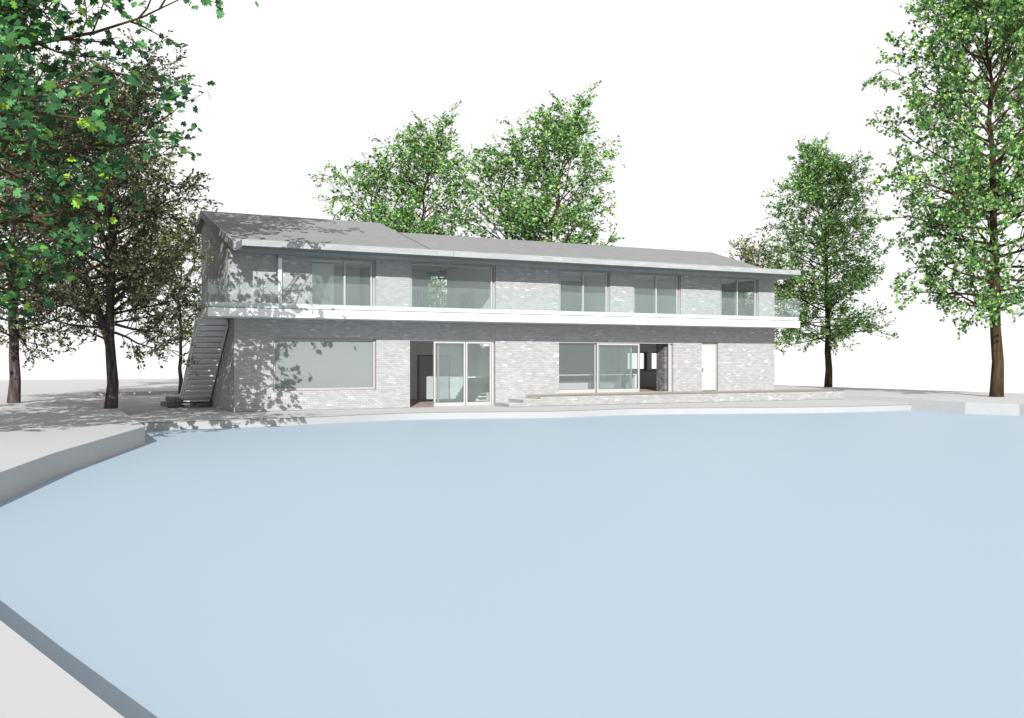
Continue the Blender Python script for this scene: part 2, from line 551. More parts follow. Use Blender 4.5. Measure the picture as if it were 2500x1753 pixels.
# verge boards of the left gable, with the raked tail at the eave
vb = MB()
vb.prism_u([(-1.4, zt(-1.4) - 0.27), (-1.4, zt(-1.4) + 0.02), (4.85, zt(4.85) + 0.02), (4.85, zt(4.85) - 0.27)], -0.41, -0.352)
vb.prism_u([(4.85, zt(4.85) - 0.27), (4.85, zt(4.85) + 0.02), (6.4, zt(4.85) - 0.52), (6.4, zt(4.85) - 0.81)], -0.41, -0.352)
verge = vb.build('verge_board', M['soffit'], house)
tl = MB()
zz = [(-0.41, -1.4), (-0.41, -2.05), (-0.36, -2.1), (0.0, -1.42), (0.0, -1.4)]
nb = len(zz)
tl.v += [(u, v, zt(v) - 0.27) for u, v in zz] + [(u, v, zt(v) + 0.01) for u, v in zz]
tl.f += [tuple(range(nb)), tuple(nb + i for i in reversed(range(nb)))] + [(i, (i + 1) % nb, nb + (i + 1) % nb, nb + i) for i in range(nb)]
tl.build('verge_tail', M['soffit'], house)
# eave fascia in two lengths with an open joint, cornice below it
for a, b in ((0.0, 8.345), (8.36, 26.93)):
    f = MB().box(a, b, -1.43, -1.402, 6.118, 6.345).build('eave_fascia', M['fascia'], house)
MB().box(0.02, 8.35, -0.7, -0.002, 6.0, 6.122).box(8.36, 26.9, -0.7, -0.002, 6.0, 6.122).build('cornice', M['fascia'], house)
MB().box(0.02, 26.9, -0.69, -0.01, 5.992, 5.998).build('cornice_soffit', M['soffit'], house)
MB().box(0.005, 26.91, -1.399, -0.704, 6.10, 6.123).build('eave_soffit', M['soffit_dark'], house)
MB().box(-0.2, 24.4, 0.01, 0.29, 6.002, 6.44).build('wall_plate', M['soffit'], house)
MB().box(24.402, 26.5, 0.01, 7.6, 6.002, 6.12).build('wall_plate', M['soffit'], house)

# downpipe, square, on the upper wall
pp = MB().box(1.62, 1.76, -0.16, -0.003, 4.0, 5.86)
pipe = pp.build('downpipe', M['stringer'], house, 0.008)
MB().box(1.60, 1.90, -0.20, -0.003, 5.86, 5.985).build('pipe_head', M['soffit'], pipe)

# balcony
bal = MB().box(-1.19, 26.92, -1.4, -0.003, 3.54, 3.85).box(-1.19, -0.213, -0.003, 0.88, 3.54, 3.85).build('balcony', M['white'], house)
MB().box(-1.188, 26.918, -1.402, -1.36, 3.85, 3.875).box(-1.192, -1.15, -1.36, 0.87, 3.85, 3.875).build('rail_channel', M['frame_dark'], bal)
MB().box(-1.13, 26.86, -1.34, -1.24, 3.85, 4.05).box(-1.13, -1.03, -1.24, 0.86, 3.85, 4.05).box(26.76, 26.86, -1.24, -0.01, 3.85, 4.05).build('upstand', M['white'], bal)
n = 14
for i in range(n):
    a = -1.18 + i * (28.09 / n)
    MB().box(a + 0.004, a + 28.09 / n - 0.004, -1.39, -1.375, 3.876, 4.87).build('glass_panel', M['rail_glass'], bal)
MB().box(-1.18, -1.165, -1.37, 0.86, 3.87, 4.87).build('glass_panel', M['rail_glass'], bal)
MB().box(26.9, 26.915, -1.37, -0.01, 3.87, 4.87).build('glass_panel', M['rail_glass'], bal)
MB().box(26.78, 26.92, -1.0, -0.9, 3.2, 3.54).build('drain_spout', M['frame_dark'], bal)
MB().box(-0.213, 26.7, -1.23, -0.004, 3.85, 3.97).build('balcony_floor', M['quay'], bal)


def ring(mb, u0, u1, z0, z1, v0, v1, w=0.06, bottom=True):
    mb.box(u0, u0 + w, v0, v1, z0, z1)
    mb.box(u1 - w, u1, v0, v1, z0, z1)
    mb.box(u0 + w, u1 - w, v0, v1, z1 - w, z1)
    if bottom:
        mb.box(u0 + w, u1 - w, v0, v1, z0, z0 + w)
    return mb


# big fixed window, ground floor left
f = ring(MB(), 1.462, 5.598, 0.772, 2.808, 0.10, 0.20, 0.05)
ring(f, 1.512, 5.548, 0.822, 2.758, 0.13, 0.19, 0.045)
wf = f.build('picture_window', M['frame'], house)
MB().box(1.557, 5.503, 0.150, 0.165, 0.867, 2.713).build('pane', M['glass_big'], wf)
ring(MB(), 1.462, 5.598, 0.772, 2.808, 0.085, 0.099, 0.016).build('gasket', M['frame_dark'], wf)
ring(MB(), 1.505, 5.555, 0.815, 2.765, 0.112, 0.128, 0.014).build('gasket', M['frame_dark'], wf)
ring(MB(), 1.557, 5.503, 0.867, 2.713, 0.135, 0.148, 0.014).build('gasket', M['frame_dark'], wf)
# upper windows: fixed leaf and sliding leaf, wider stacked frame to the right
for (a, b, z0, z1), mids in zip(upper_ops, ((4.30,), (), (15.36,), (19.36,), (24.22,))):
    f = MB()
    ring(f, a + 0.002, b - 0.002, z0, z1 - 0.002, 0.04, 0.24, 0.045)
    f.box(b - 0.13, b - 0.047, 0.12, 0.2, z0 + 0.05, z1 - 0.05)
    f.box(b - 0.22, b - 0.132, 0.05, 0.11, z0 + 0.05, z1 - 0.05)
    f.box(a + 0.047, a + 0.1, 0.05, 0.11, z0 + 0.05, z1 - 0.05)
    f.box(a + 0.1, b - 0.22, 0.05, 0.11, z1 - 0.1, z1 - 0.047)
    for mm in mids:
        f.box(mm - 0.035, mm + 0.035, 0.05, 0.2, z0 + 0.05, z1 - 0.102)
    wo = f.build('window', M['frame'], house)
    ring(MB(), a + 0.047, b - 0.132, z0 + 0.05, z1 - 0.047, 0.035, 0.049, 0.014).build('gasket', M['frame_dark'], wo)
    ring(MB(), a + 0.002, b - 0.002, z0, z1 - 0.002, 0.025, 0.039, 0.014).build('gasket', M['frame_dark'], wo)
    xs = [a + 0.1] + [q for mm in mids for q in (mm - 0.035, mm + 0.035)] + [b - 0.22]
    for i in range(0, len(xs), 2):
        MB().box(xs[i], xs[i + 1], 0.075, 0.09, z0 + 0.05, z1 - 0.1).build('pane', M['glass'], wo)


def gasket(parent, u0, u1, z0, z1, v, w=0.014, th=0.01, off=0.0):
    return ring(MB(), u0 + off, u1 - off, z0 + off, z1 - off, v - th, v - 0.001, w).build('gasket', M['frame_dark'], parent)


def leaf_door(name, u0, u1, z0, z1, v0, w=0.085, low=0.16):
    f = MB()
    f.box(u0, u0 + w, v0, v0 + 0.06, z0, z1)
    f.box(u1 - w, u1, v0, v0 + 0.06, z0, z1)
    f.box(u0 + w, u1 - w, v0, v0 + 0.06, z1 - w, z1)
    f.box(u0 + w, u1 - w, v0, v0 + 0.06, z0, z0 + low)
    d = f.build(name, M['frame'], house, 0.004)
    MB().box(u0 + w, u1 - w, v0 + 0.022, v0 + 0.037, z0 + low, z1 - w).build('pane', M['glass'], d)
    gasket(d, u0 + w, u1 - w, z0 + low, z1 - w, v0 + 0.012)
    gasket(d, u0 - 0.006, u1 + 0.006, z0 - 0.006, z1 + 0.006, v0 + 0.0, 0.014)
    return d


leaf_door('sliding_door', 8.11, 9.56, 0.02, 2.74, 0.05)
leaf_door('sliding_door', 8.33, 9.62, 0.02, 2.74, 0.17, 0.06)
leaf_door('sliding_door', 9.565, 10.78, 0.02, 2.74, 0.05)
f = MB().box(7.04, 10.94, 0.03, 0.26, 2.742, 2.808).box(10.785, 10.938, 0.16, 0.26, 0.0, 2.742).box(10.785, 10.86, 0.05, 0.12, 0.0, 2.742).box(8.11, 10.938, 0.03, 0.26, 0.003, 0.02)
f.build('door_frame', M['frame'], house)
leaf_door('sliding_door', 14.085, 16.08, 0.47, 2.72, 0.15, 0.06)
leaf_door('sliding_door', 16.085, 18.42, 0.47, 2.72, 0.05, 0.085)
leaf_door('sliding_door', 16.26, 18.08, 0.47, 2.72, 0.20, 0.06)
f = MB().box(14.082, 20.31, 0.03, 0.27, 2.722, 2.788).box(20.08, 20.16, 0.05, 0.12, 0.45, 2.722).box(20.17, 20.305, 0.14, 0.26, 0.45, 2.722).box(14.082, 20.07, 0.03, 0.27, 0.452, 0.468)
f.build('door_frame', M['frame'], house)
MB().box(20.02, 20.30, 0.302, 0.95, 0.45, 3.4).build('brick_pier', M['brick_dark'], house)  # house brick in shade; the shade is put into the darker colour
# cream door
f = ring(MB(), 22.003, 22.977, 0.452, 2.787, 0.06, 0.2, 0.05, False)
df = f.build('door_frame', M['frame'], house)
ring(MB(), 22.003, 22.977, 0.452, 2.787, 0.04, 0.059, 0.02, False).build('gasket', M['frame_dark'], df)
ring(MB(), 22.04, 22.94, 0.47, 2.75, 0.085, 0.099, 0.016).build('gasket', M['frame_dark'], df)
dd = MB().box(22.055, 22.925, 0.10, 0.15, 0.47, 2.735).build('door', M['cream'], house, 0.006)
MB().box(22.10, 22.13, 0.065, 0.098, 1.40, 1.56).build('handle', M['frame_dark'], dd)

# interior, seen through the glass
P = M['plaster']
MB().box(0.3, 13.6, 0.002, 7.64, -0.05, 0.006).build('interior_floor', M['deck'], house)
MB().box(13.6, L - 0.3, 0.3, 7.64, -0.05, 0.455).build('interior_floor', M['deck'], house)
MB().box(0.31, 6.5, 0.3, 5.55, 2.85, 3.9).build('interior_ceiling', M['ceiling'], house)
MB().box(13.75, L - 0.31, 0.3, 7.64, 2.85, 3.9).build('interior_ceiling', M['ceiling'], house)
MB().box(6.7, 13.6, 6.0, 7.64, 3.8, 4.0).box(11.35, 13.6, 0.3, 6.0, 3.8, 4.0).build('gallery_floor', M['ceiling'], house)
MB().box(0.31, 6.3, 0.3, 5.5, 5.985, 6.0).box(11.35, L - 0.31, 0.3, 7.6, 5.985, 6.0).box(6.72, 11.34, 0.3, 7.6, 6.36, 6.38).box(6.72, 11.34, 0.302, 0.32, 5.97, 6.36).build('interior_ceiling', M['ceiling'], house)
iw = MB()
iw.box(0.31, 0.35, 0.3, 5.5, 0, 2.85)
iw.box(0.35, 6.5, 5.45, 5.549, 0.006, 2.85)
iw.box(6.5, 6.65, 0.302, 5.549, 0.006, 6.3)
iw.box(6.702, 7.0, 7.58, 7.638, 0.006, 3.8)
iw.box(9.7, 13.6, 7.58, 7.638, 0.006, 3.8)
iw.box(7.0, 9.7, 7.58, 7.638, 3.2, 3.8)
iw.box(7.0, 9.7, 7.58, 7.638, 0.006, 0.3)
iw.box(6.702, 10.88, 7.58, 7.638, 4.0, 6.35)
iw.box(12.25, 13.6, 7.58, 7.638, 4.0, 6.35)
iw.box(13.6, 13.75, 0.302, 7.638, 0.456, 3.85)
iw.box(13.76, 14.3, 7.58, 7.638, 0.456, 2.85)
iw.box(14.3, 17.0, 7.58, 7.638, 0.456, 1.0)
iw.box(14.3, 17.0, 7.58, 7.638, 2.75, 2.85)
iw.box(17.0, 22.85, 7.58, 7.638, 0.456, 2.85)
iw.box(22.85, 25.65, 7.58, 7.638, 0.456, 1.38)
iw.box(22.85, 25.65, 7.58, 7.638, 2.40, 2.85)
iw.box(24.21, 24.49, 7.58, 7.638, 1.38, 2.40)
# upper rooms
iw.box(0.35, 6.3, 4.2, 4.3, 3.9, 5.98)
iw.box(0.6, 4.45, 2.0, 2.1, 3.9, 5.94)
iw.box(11.2, 11.35, 0.302, 5.8, 3.85, 6.3)
iw.box(11.36, 16.3, 3.6, 3.7, 3.9, 5.98)
iw.box(17.45, 26.2, 3.6, 3.7, 3.9, 5.98)
iw.box(16.3, 17.45, 3.6, 3.7, 5.75, 5.98)
iw.box(17.5, 17.6, 0.302, 3.6, 3.9, 5.98)
iw.box(21.8, 21.9, 0.302, 3.6, 3.9, 5.98)
iw.build('interior_wall', P, house)
df = MB().box(6.38, 6.49, 3.0, 3.08, 3.9, 5.6).box(6.38, 6.49, 2.1, 2.18, 3.9, 5.6).box(6.38, 6.49, 2.18, 3.0, 5.52, 5.6)
df.build('interior_door_frame', M['cabinet'], house)
d = MB().box(16.3, 17.45, 3.72, 3.78, 3.9, 5.75).build('interior_door', M['cabinet'], house)
f = ring(MB(), 16.26, 17.49, 3.9, 5.79, 3.56, 3.6, 0.05, False).build('interior_door_frame', M['soffit'], house)
dd = MB().box(10.46, 11.24, 7.53, 7.578, 0.01, 2.12).box(11.26, 12.04, 7.53, 7.578, 0.01, 2.12).build('interior_door', M['cabinet'], house)
ring(MB(), 10.38, 12.12, 0.01, 2.20, 7.52, 7.578, 0.07, False).build('interior_door_frame', M['soffit'], house)
dd = MB().box(21.40, 21.86, 7.53, 7.578, 0.46, 2.5).box(21.88, 22.32, 7.53, 7.578, 0.46, 2.5).build('interior_door', M['cabinet'], house)
# rear windows; the first two are unseen, added to brighten kitchen and hall
for a, b, z0, z1 in ((14.3, 17.0, 1.0, 2.75), (7.0, 9.7, 0.3, 3.2), (22.89, 24.19, 1.40, 2.38), (24.51, 25.6, 1.40, 2.38), (10.91, 12.2, 4.0, 6.28)):
    wf = ring(MB(), a, b, z0, z1, 7.70, 7.78, 0.05).build('window', M['frame_dark'], house)
wf = MB()  # frame of the unseen side window added to light the kitchen
for a, b in ((1.6, 1.66), (4.07, 4.13), (6.54, 6.6)):
    wf.box(L - 0.2, L - 0.12, a, b, 1.0, 2.75)
wf.box(L - 0.199, L - 0.121, 1.66, 6.54, 1.0, 1.06).box(L - 0.199, L - 0.121, 1.66, 6.54, 2.69, 2.75).build('window', M['frame_dark'], house)
wf = MB().box(L - 0.2, L - 0.12, 1.24, 1.30, 4.77, 5.52).box(L - 0.2, L - 0.12, 2.09, 2.15, 4.77, 5.52).box(L - 0.2, L - 0.12, 1.3, 2.09, 4.77, 4.83).box(L - 0.2, L - 0.12, 1.3, 2.09, 5.46, 5.52).build('window', M['frame_dark'], house)
# stair in the hall
st = MB()
for i in range(6):
    st.box(12.2, 13.4, 4.6 - 0.25 * i, 7.0 - 0.25 * i, 0.01 + 0.18 * i, 0.19 + 0.18 * i - 0.002)
st.box(11.9, 12.9, 1.6, 2.9, 0.01, 0.47).box(12.35, 13.5, 1.9, 3.2, 0.47, 0.95).box(11.7, 12.7, 1.2, 1.6, 0.01, 0.18)
st.build('hall_stair', P, house)
st = MB()
for i in range(5):
    st.box(11.7 + 0.05 * i, 13.5, 2.4 + 0.28 * i, 2.68 + 0.28 * i, 2.2 + 0.19 * i, 2.4 + 0.19 * i)
st.beam((11.9, 2.4, 2.15), (11.9, 5.2, 3.75), 0.05, 0.25)
st.build('upper_stair', P, house)
# gallery balustrade
gb = MB().box(6.7, 11.2, 5.95, 5.99, 5.16, 5.21)
x = 6.8
while x < 11.2:
    gb.box(x, x + 0.03, 5.955, 5.985, 4.0, 5.16)
    x += 0.14
gb.box(11.12, 11.16, 2.6, 4.2, 5.0, 5.05)
y = 2.6
while y < 4.25:
    gb.box(11.125, 11.155, y, y + 0.03, 3.9, 5.0)
    y += 0.14
gb.build('gallery_railing', M['frame_dark'], house)

# outside stair up to the balcony end
ns = 15
x0, x1 = -1.19, -0.05
y0, z0_, y1, z1_ = 4.75, 0.37, 0.93, 3.54
sd = MB()
for i in range(ns):
    a = i / ns
    b = (i + 1) / ns
    ya, yb = y0 + (y1 - y0) * a, y0 + (y1 - y0) * b
    za, zb = z0_ + (z1_ - z0_) * a, z0_ + (z1_ - z0_) * b
    sd.box(x0 + 0.05, x1 - 0.05, yb + 0.0, ya - 0.003, zb - 0.05, zb - 0.012)
    sd.box(x0 + 0.05, x1 - 0.05, yb - 0.014, yb - 0.002, za - 0.012, zb - 0.05)
    sd.hexa([(x0 + 0.05, yb, za - 0.13), (x1 - 0.05, yb, za - 0.13), (x1 - 0.05, ya, za - 0.10), (x0 + 0.05, ya, za - 0.10),
             (x0 + 0.05, yb, za - 0.07), (x1 - 0.05, yb, za - 0.07), (x1 - 0.05, ya, za - 0.02), (x0 + 0.05, ya, za - 0.02)])
stair = sd.build('outside_stair', M['steel'], house)
for xx in (x0 + 0.015, x1 - 0.02):
    MB().beam((xx, y0 + 0.06, z0_ - 0.02), (xx, y1 - 0.02, z1_ - 0.12), 0.05, 0.26).build('stringer', M['stringer'], stair)
MB().beam((x0 - 0.045, y0 + 0.06, z0_ + 0.02), (x0 - 0.045, y1 - 0.02, z1_ - 0.08), 0.03, 0.10).build('handrail', M['stringer'], stair)

# brick plinth steps under the outside stair
pl = empty('brick_steps', 'two low dark brick blocks under the foot of the outside stair', 'steps', (*wor(-0.9, 5.4), 0), ANG)
def lbox(mb, u0, u1, v0, v1, z0, z1, ou, ov):
    return mb.box(u0 - ou, u1 - ou, v0 - ov, v1 - ov, z0, z1)
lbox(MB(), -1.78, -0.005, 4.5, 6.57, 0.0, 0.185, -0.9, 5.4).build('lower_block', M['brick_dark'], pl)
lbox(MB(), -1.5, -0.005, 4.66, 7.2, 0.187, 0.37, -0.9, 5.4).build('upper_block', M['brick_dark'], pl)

# terrace in front of the right half
te = empty('terrace', 'low grey brick terrace with thin brown deck along the right half of the house', 'terrace', (*wor(12.4, -1.4), 0), ANG)
def tbox(mb, *a):
    return lbox(mb, *a, 12.4, -1.4)
# footprint slightly splayed: front edge runs from v=-1.38 to v=-1.98
fr = [(12.40, -1.36), (29.3, -1.95)]
def tw(u, v, z):
    return (u - 12.4, v + 1.4, z)
mb = MB().hexa([tw(12.4, -1.36, 0), tw(29.3, -1.95, 0), tw(29.3, -0.005, 0), tw(12.4, -0.005, 0), tw(12.4, -1.36, 0.41), tw(29.3, -1.95, 0.41), tw(29.3, -0.005, 0.41), tw(12.4, -0.005, 0.41)])
mb.hexa([tw(26.6, -0.004, 0), tw(29.3, -0.004, 0), tw(29.3, 1.2, 0), tw(26.6, 1.2, 0), tw(26.6, -0.004, 0.41), tw(29.3, -0.004, 0.41), tw(29.3, 1.2, 0.41), tw(26.6, 1.2, 0.41)])
mb.build('terrace_wall', M['brick_low'], te)
mb = MB().hexa([tw(12.42, -1.34, 0.411), tw(29.28, -1.93, 0.411), tw(29.28, 0.001, 0.411), tw(12.42, 0.001, 0.411), tw(12.42, -1.34, 0.45), tw(29.28, -1.93, 0.45), tw(29.28, -0.002, 0.45), tw(12.42, -0.002, 0.45)])
mb.build('deck', M['deck'], te)
MB().hexa([tw(12.40, -1.375, 0.428), tw(29.3, -1.965, 0.428), tw(29.3, -1.952, 0.428), tw(12.40, -1.362, 0.428), tw(12.40, -1.375, 0.452), tw(29.3, -1.965, 0.452), tw(29.3, -1.932, 0.452), tw(12.40, -1.342, 0.452)]).build('deck_edge', M['trim'], te)
MB().hexa([tw(12.40, -1.368, 0.0), tw(29.3, -1.958, 0.0), tw(29.3, -1.951, 0.0), tw(12.40, -1.361, 0.0), tw(12.40, -1.368, 0.03), tw(29.3, -1.958, 0.03), tw(29.3, -1.951, 0.03), tw(12.40, -1.361, 0.03)]).build('base_joint', M['trim'], te)
for a_, b_, f_, h_ in ((11.56, 12.398, -1.38, 0.30), (10.86, 11.558, -1.42, 0.15)):
    st_ = tbox(MB(), a_, b_, f_, -0.004, 0.0, h_ - 0.02).build('step', M['brick_low'], te)
    tbox(MB(), a_ - 0.01, b_, f_ - 0.01, -0.004, h_ - 0.019, h_).build('tread', M['quay'], st_)
    tbox(MB(), a_ - 0.004, b_ + 0.001, f_ - 0.006, f_ - 0.001, 0.0, 0.02).build('base_joint', M['trim'], st_)

# kitchen bar, sofa and cabinets, each a thing of its own
ki = empty('kitchen_island', 'long kitchen bar with thin white top behind the right ground floor sliding doors', 'kitchen island', (*wor(17.5, 2.4), 0.455), ANG)
k = 17.5
MB().box(-2.9, 2.1, -0.45, 0.45, 0.77, 0.81).build('worktop', M['white'], ki)
MB().box(-2.85, 1.2, 0.2, 0.4, 0.0, 0.50).build('base', M['cabinet'], ki)
MB().box(2.02, 2.09, -0.42, 0.42, 0.0, 0.768).build('end_panel', M['white'], ki)
MB().box(1.2, 1.26, -0.3, 0.3, 0.0, 0.768).build('leg', M['frame'], ki)
kc = empty('kitchen_cabinet', 'dark grey kitchen base units below the two back windows', 'cabinet', (*wor(24.3, 7.2), 0.455), ANG)
MB().box(-1.5, 1.3, -0.3, 0.35, 0.0, 0.88).build('carcass', M['cabinet'], kc)
MB().box(-1.52, 1.32, -0.33, 0.36, 0.882, 0.92).build('worktop', M['frame_dark'], kc)
wc = empty('tall_cabinet', 'tall grey cabinet beyond the big ground floor window', 'cabinet', (*wor(5.95, 3.8), 0.006), ANG)
MB().box(-0.5, 0.5, -0.3, 0.3, 0.0, 2.05).build('carcass', M['cabinet'], wc, 0.01)
MB().box(-0.5, 0.5, -0.302, 0.3, 2.06, 2.83).build('top_box', M['cabinet'], wc, 0.01)
so = empty('sofa', 'low grey sofa inside the big ground floor window, near its right edge', 'sofa', (*wor(5.1, 2.3), 0.006), ANG)
MB().box(-0.9, 0.9, -0.4, 0.4, 0.12, 0.45).build('seat', M['sofa'], so, 0.05)
MB().box(-0.9, 0.9, 0.2, 0.42, 0.452, 0.98).build('backrest', M['sofa'], so, 0.05)
for xx in (-0.98, 0.98):
    MB().box(xx - 0.08, xx + 0.08, -0.4, 0.42, 0.0, 0.66).build('armrest', M['sofa'], so, 0.04)


# ------------------------------------------------------------------ trees
MAPLE = [(0.0, -0.12), (0.20, -0.30), (0.34, -0.20), (0.33, -0.08), (0.53, 0.02), (0.50, 0.12), (0.37, 0.20), (0.45, 0.42), (0.36, 0.46), (0.20, 0.38), (0.13, 0.60), (0.0, 0.72), (-0.13, 0.60), (-0.20, 0.38), (-0.36, 0.46), (-0.45, 0.42), (-0.37, 0.20), (-0.50, 0.12), (-0.53, 0.02), (-0.33, -0.08), (-0.34, -0.20), (-0.20, -0.30)]
OVAL = [(0.0, -0.5), (0.27, -0.22), (0.32, 0.08), (0.0, 0.55), (-0.32, 0.08), (-0.27, -0.22)]
STAR = [(0.0, -0.25), (0.40, -0.12), (0.26, 0.12), (0.44, 0.40), (0.12, 0.32), (0.0, 0.62), (-0.12, 0.32), (-0.44, 0.40), (-0.26, 0.12), (-0.40, -0.12)]


def rot_about(d, ang, az):
    """direction leaning ang away from d, azimuth az around it"""
    d = d.normalized()
    a = d.orthogonal().normalized()
    b = d.cross(a)
    return (d * math.cos(ang) + (a * math.cos(az) + b * math.sin(az)) * math.sin(ang)).normalized()


def tube(V, F, pts, rad, sides):
    b = len(V)
    n = len(pts)
    for i, p in enumerate(pts):
        d = (pts[min(i + 1, n - 1)] - pts[max(i - 1, 0)]).normalized()
        a = d.cross(Vector((0.13, 0.97, 0.21))).normalized()
        c = d.cross(a)
        for k_ in range(sides):
            t = 2 * math.pi * k_ / sides
            V.append(tuple(p + (a * math.cos(t) + c * math.sin(t)) * rad[i]))
    for i in range(n - 1):
        for k_ in range(sides):
            k2 = (k_ + 1) % sides
            F.append((b + i * sides + k_, b + i * sides + k2, b + (i + 1) * sides + k2, b + (i + 1) * sides + k_))
    F.append(tuple(b + (n - 1) * sides + k_ for k_ in range(sides)))


def path(rnd, p, d, length, seg, wob, up):
    pts = [p.copy()]
    d = d.normalized()
    st = length / seg
    for i in range(seg):
        d = (d + Vector((rnd.gauss(0, wob), rnd.gauss(0, wob), rnd.gauss(0, wob) + up))).normalized()
        p = p + d * st
        pts.append(p.copy())
    return pts


def at(pts, s_):
    f_ = s_ * (len(pts) - 1)
    i = min(int(f_), len(pts) - 2)
    t = f_ - i
    return pts[i].lerp(pts[i + 1], t), (pts[i + 1] - pts[i]).normalized()


def leaf_mesh(name, P_, N_, size, shape, rng, mat, squash=None):
    """one mesh of small faces; P_ positions, N_ growth directions"""
    n = len(P_)
    P_ = np.array(P_)
    g_ = np.array(N_)
    sh = np.array(shape)
    k_ = len(sh)
    nrm = rng.normal(size=(n, 3)) * 0.75 + np.array([0, -0.25, 0.75])
    nrm /= np.linalg.norm(nrm, axis=1)[:, None]
    y_ = g_ + rng.normal(size=(n, 3)) * 0.55 + np.array([0, 0, -0.25])
    y_ -= (y_ * nrm).sum(1)[:, None] * nrm
    y_ /= np.linalg.norm(y_, axis=1)[:, None] + 1e-9
    x_ = np.cross(y_, nrm)
    sz = size * rng.uniform(0.65, 1.25, size=(n, 1))
    sx = sz * rng.uniform(0.85, 1.1, size=(n, 1))
    co = P_[:, None, :] + sh[None, :, 0:1] * x_[:, None, :] * sx[:, None, :] + (sh[None, :, 1:2] + 0.3) * y_[:, None, :] * sz[:, None, :]
    # curl: outer tips droop a little along the normal
    r2 = (sh[:, 0] ** 2 + sh[:, 1] ** 2)[None, :, None]
    co -= r2 * nrm[:, None, :] * sz[:, None, :] * 0.35
    me = bpy.data.meshes.new(name)
    me.vertices.add(n * k_)
    me.vertices.foreach_set('co', co.reshape(-1).astype(np.float32))
    me.loops.add(n * k_)
    me.loops.foreach_set('vertex_index', np.arange(n * k_, dtype=np.int32))
    me.polygons.add(n)
    me.polygons.foreach_set('loop_start', np.arange(0, n * k_, k_, dtype=np.int32))
    me.polygons.foreach_set('loop_total', np.full(n, k_, dtype=np.int32))
    me.update(calc_edges=True)
    me.materials.append(mat)
    return me


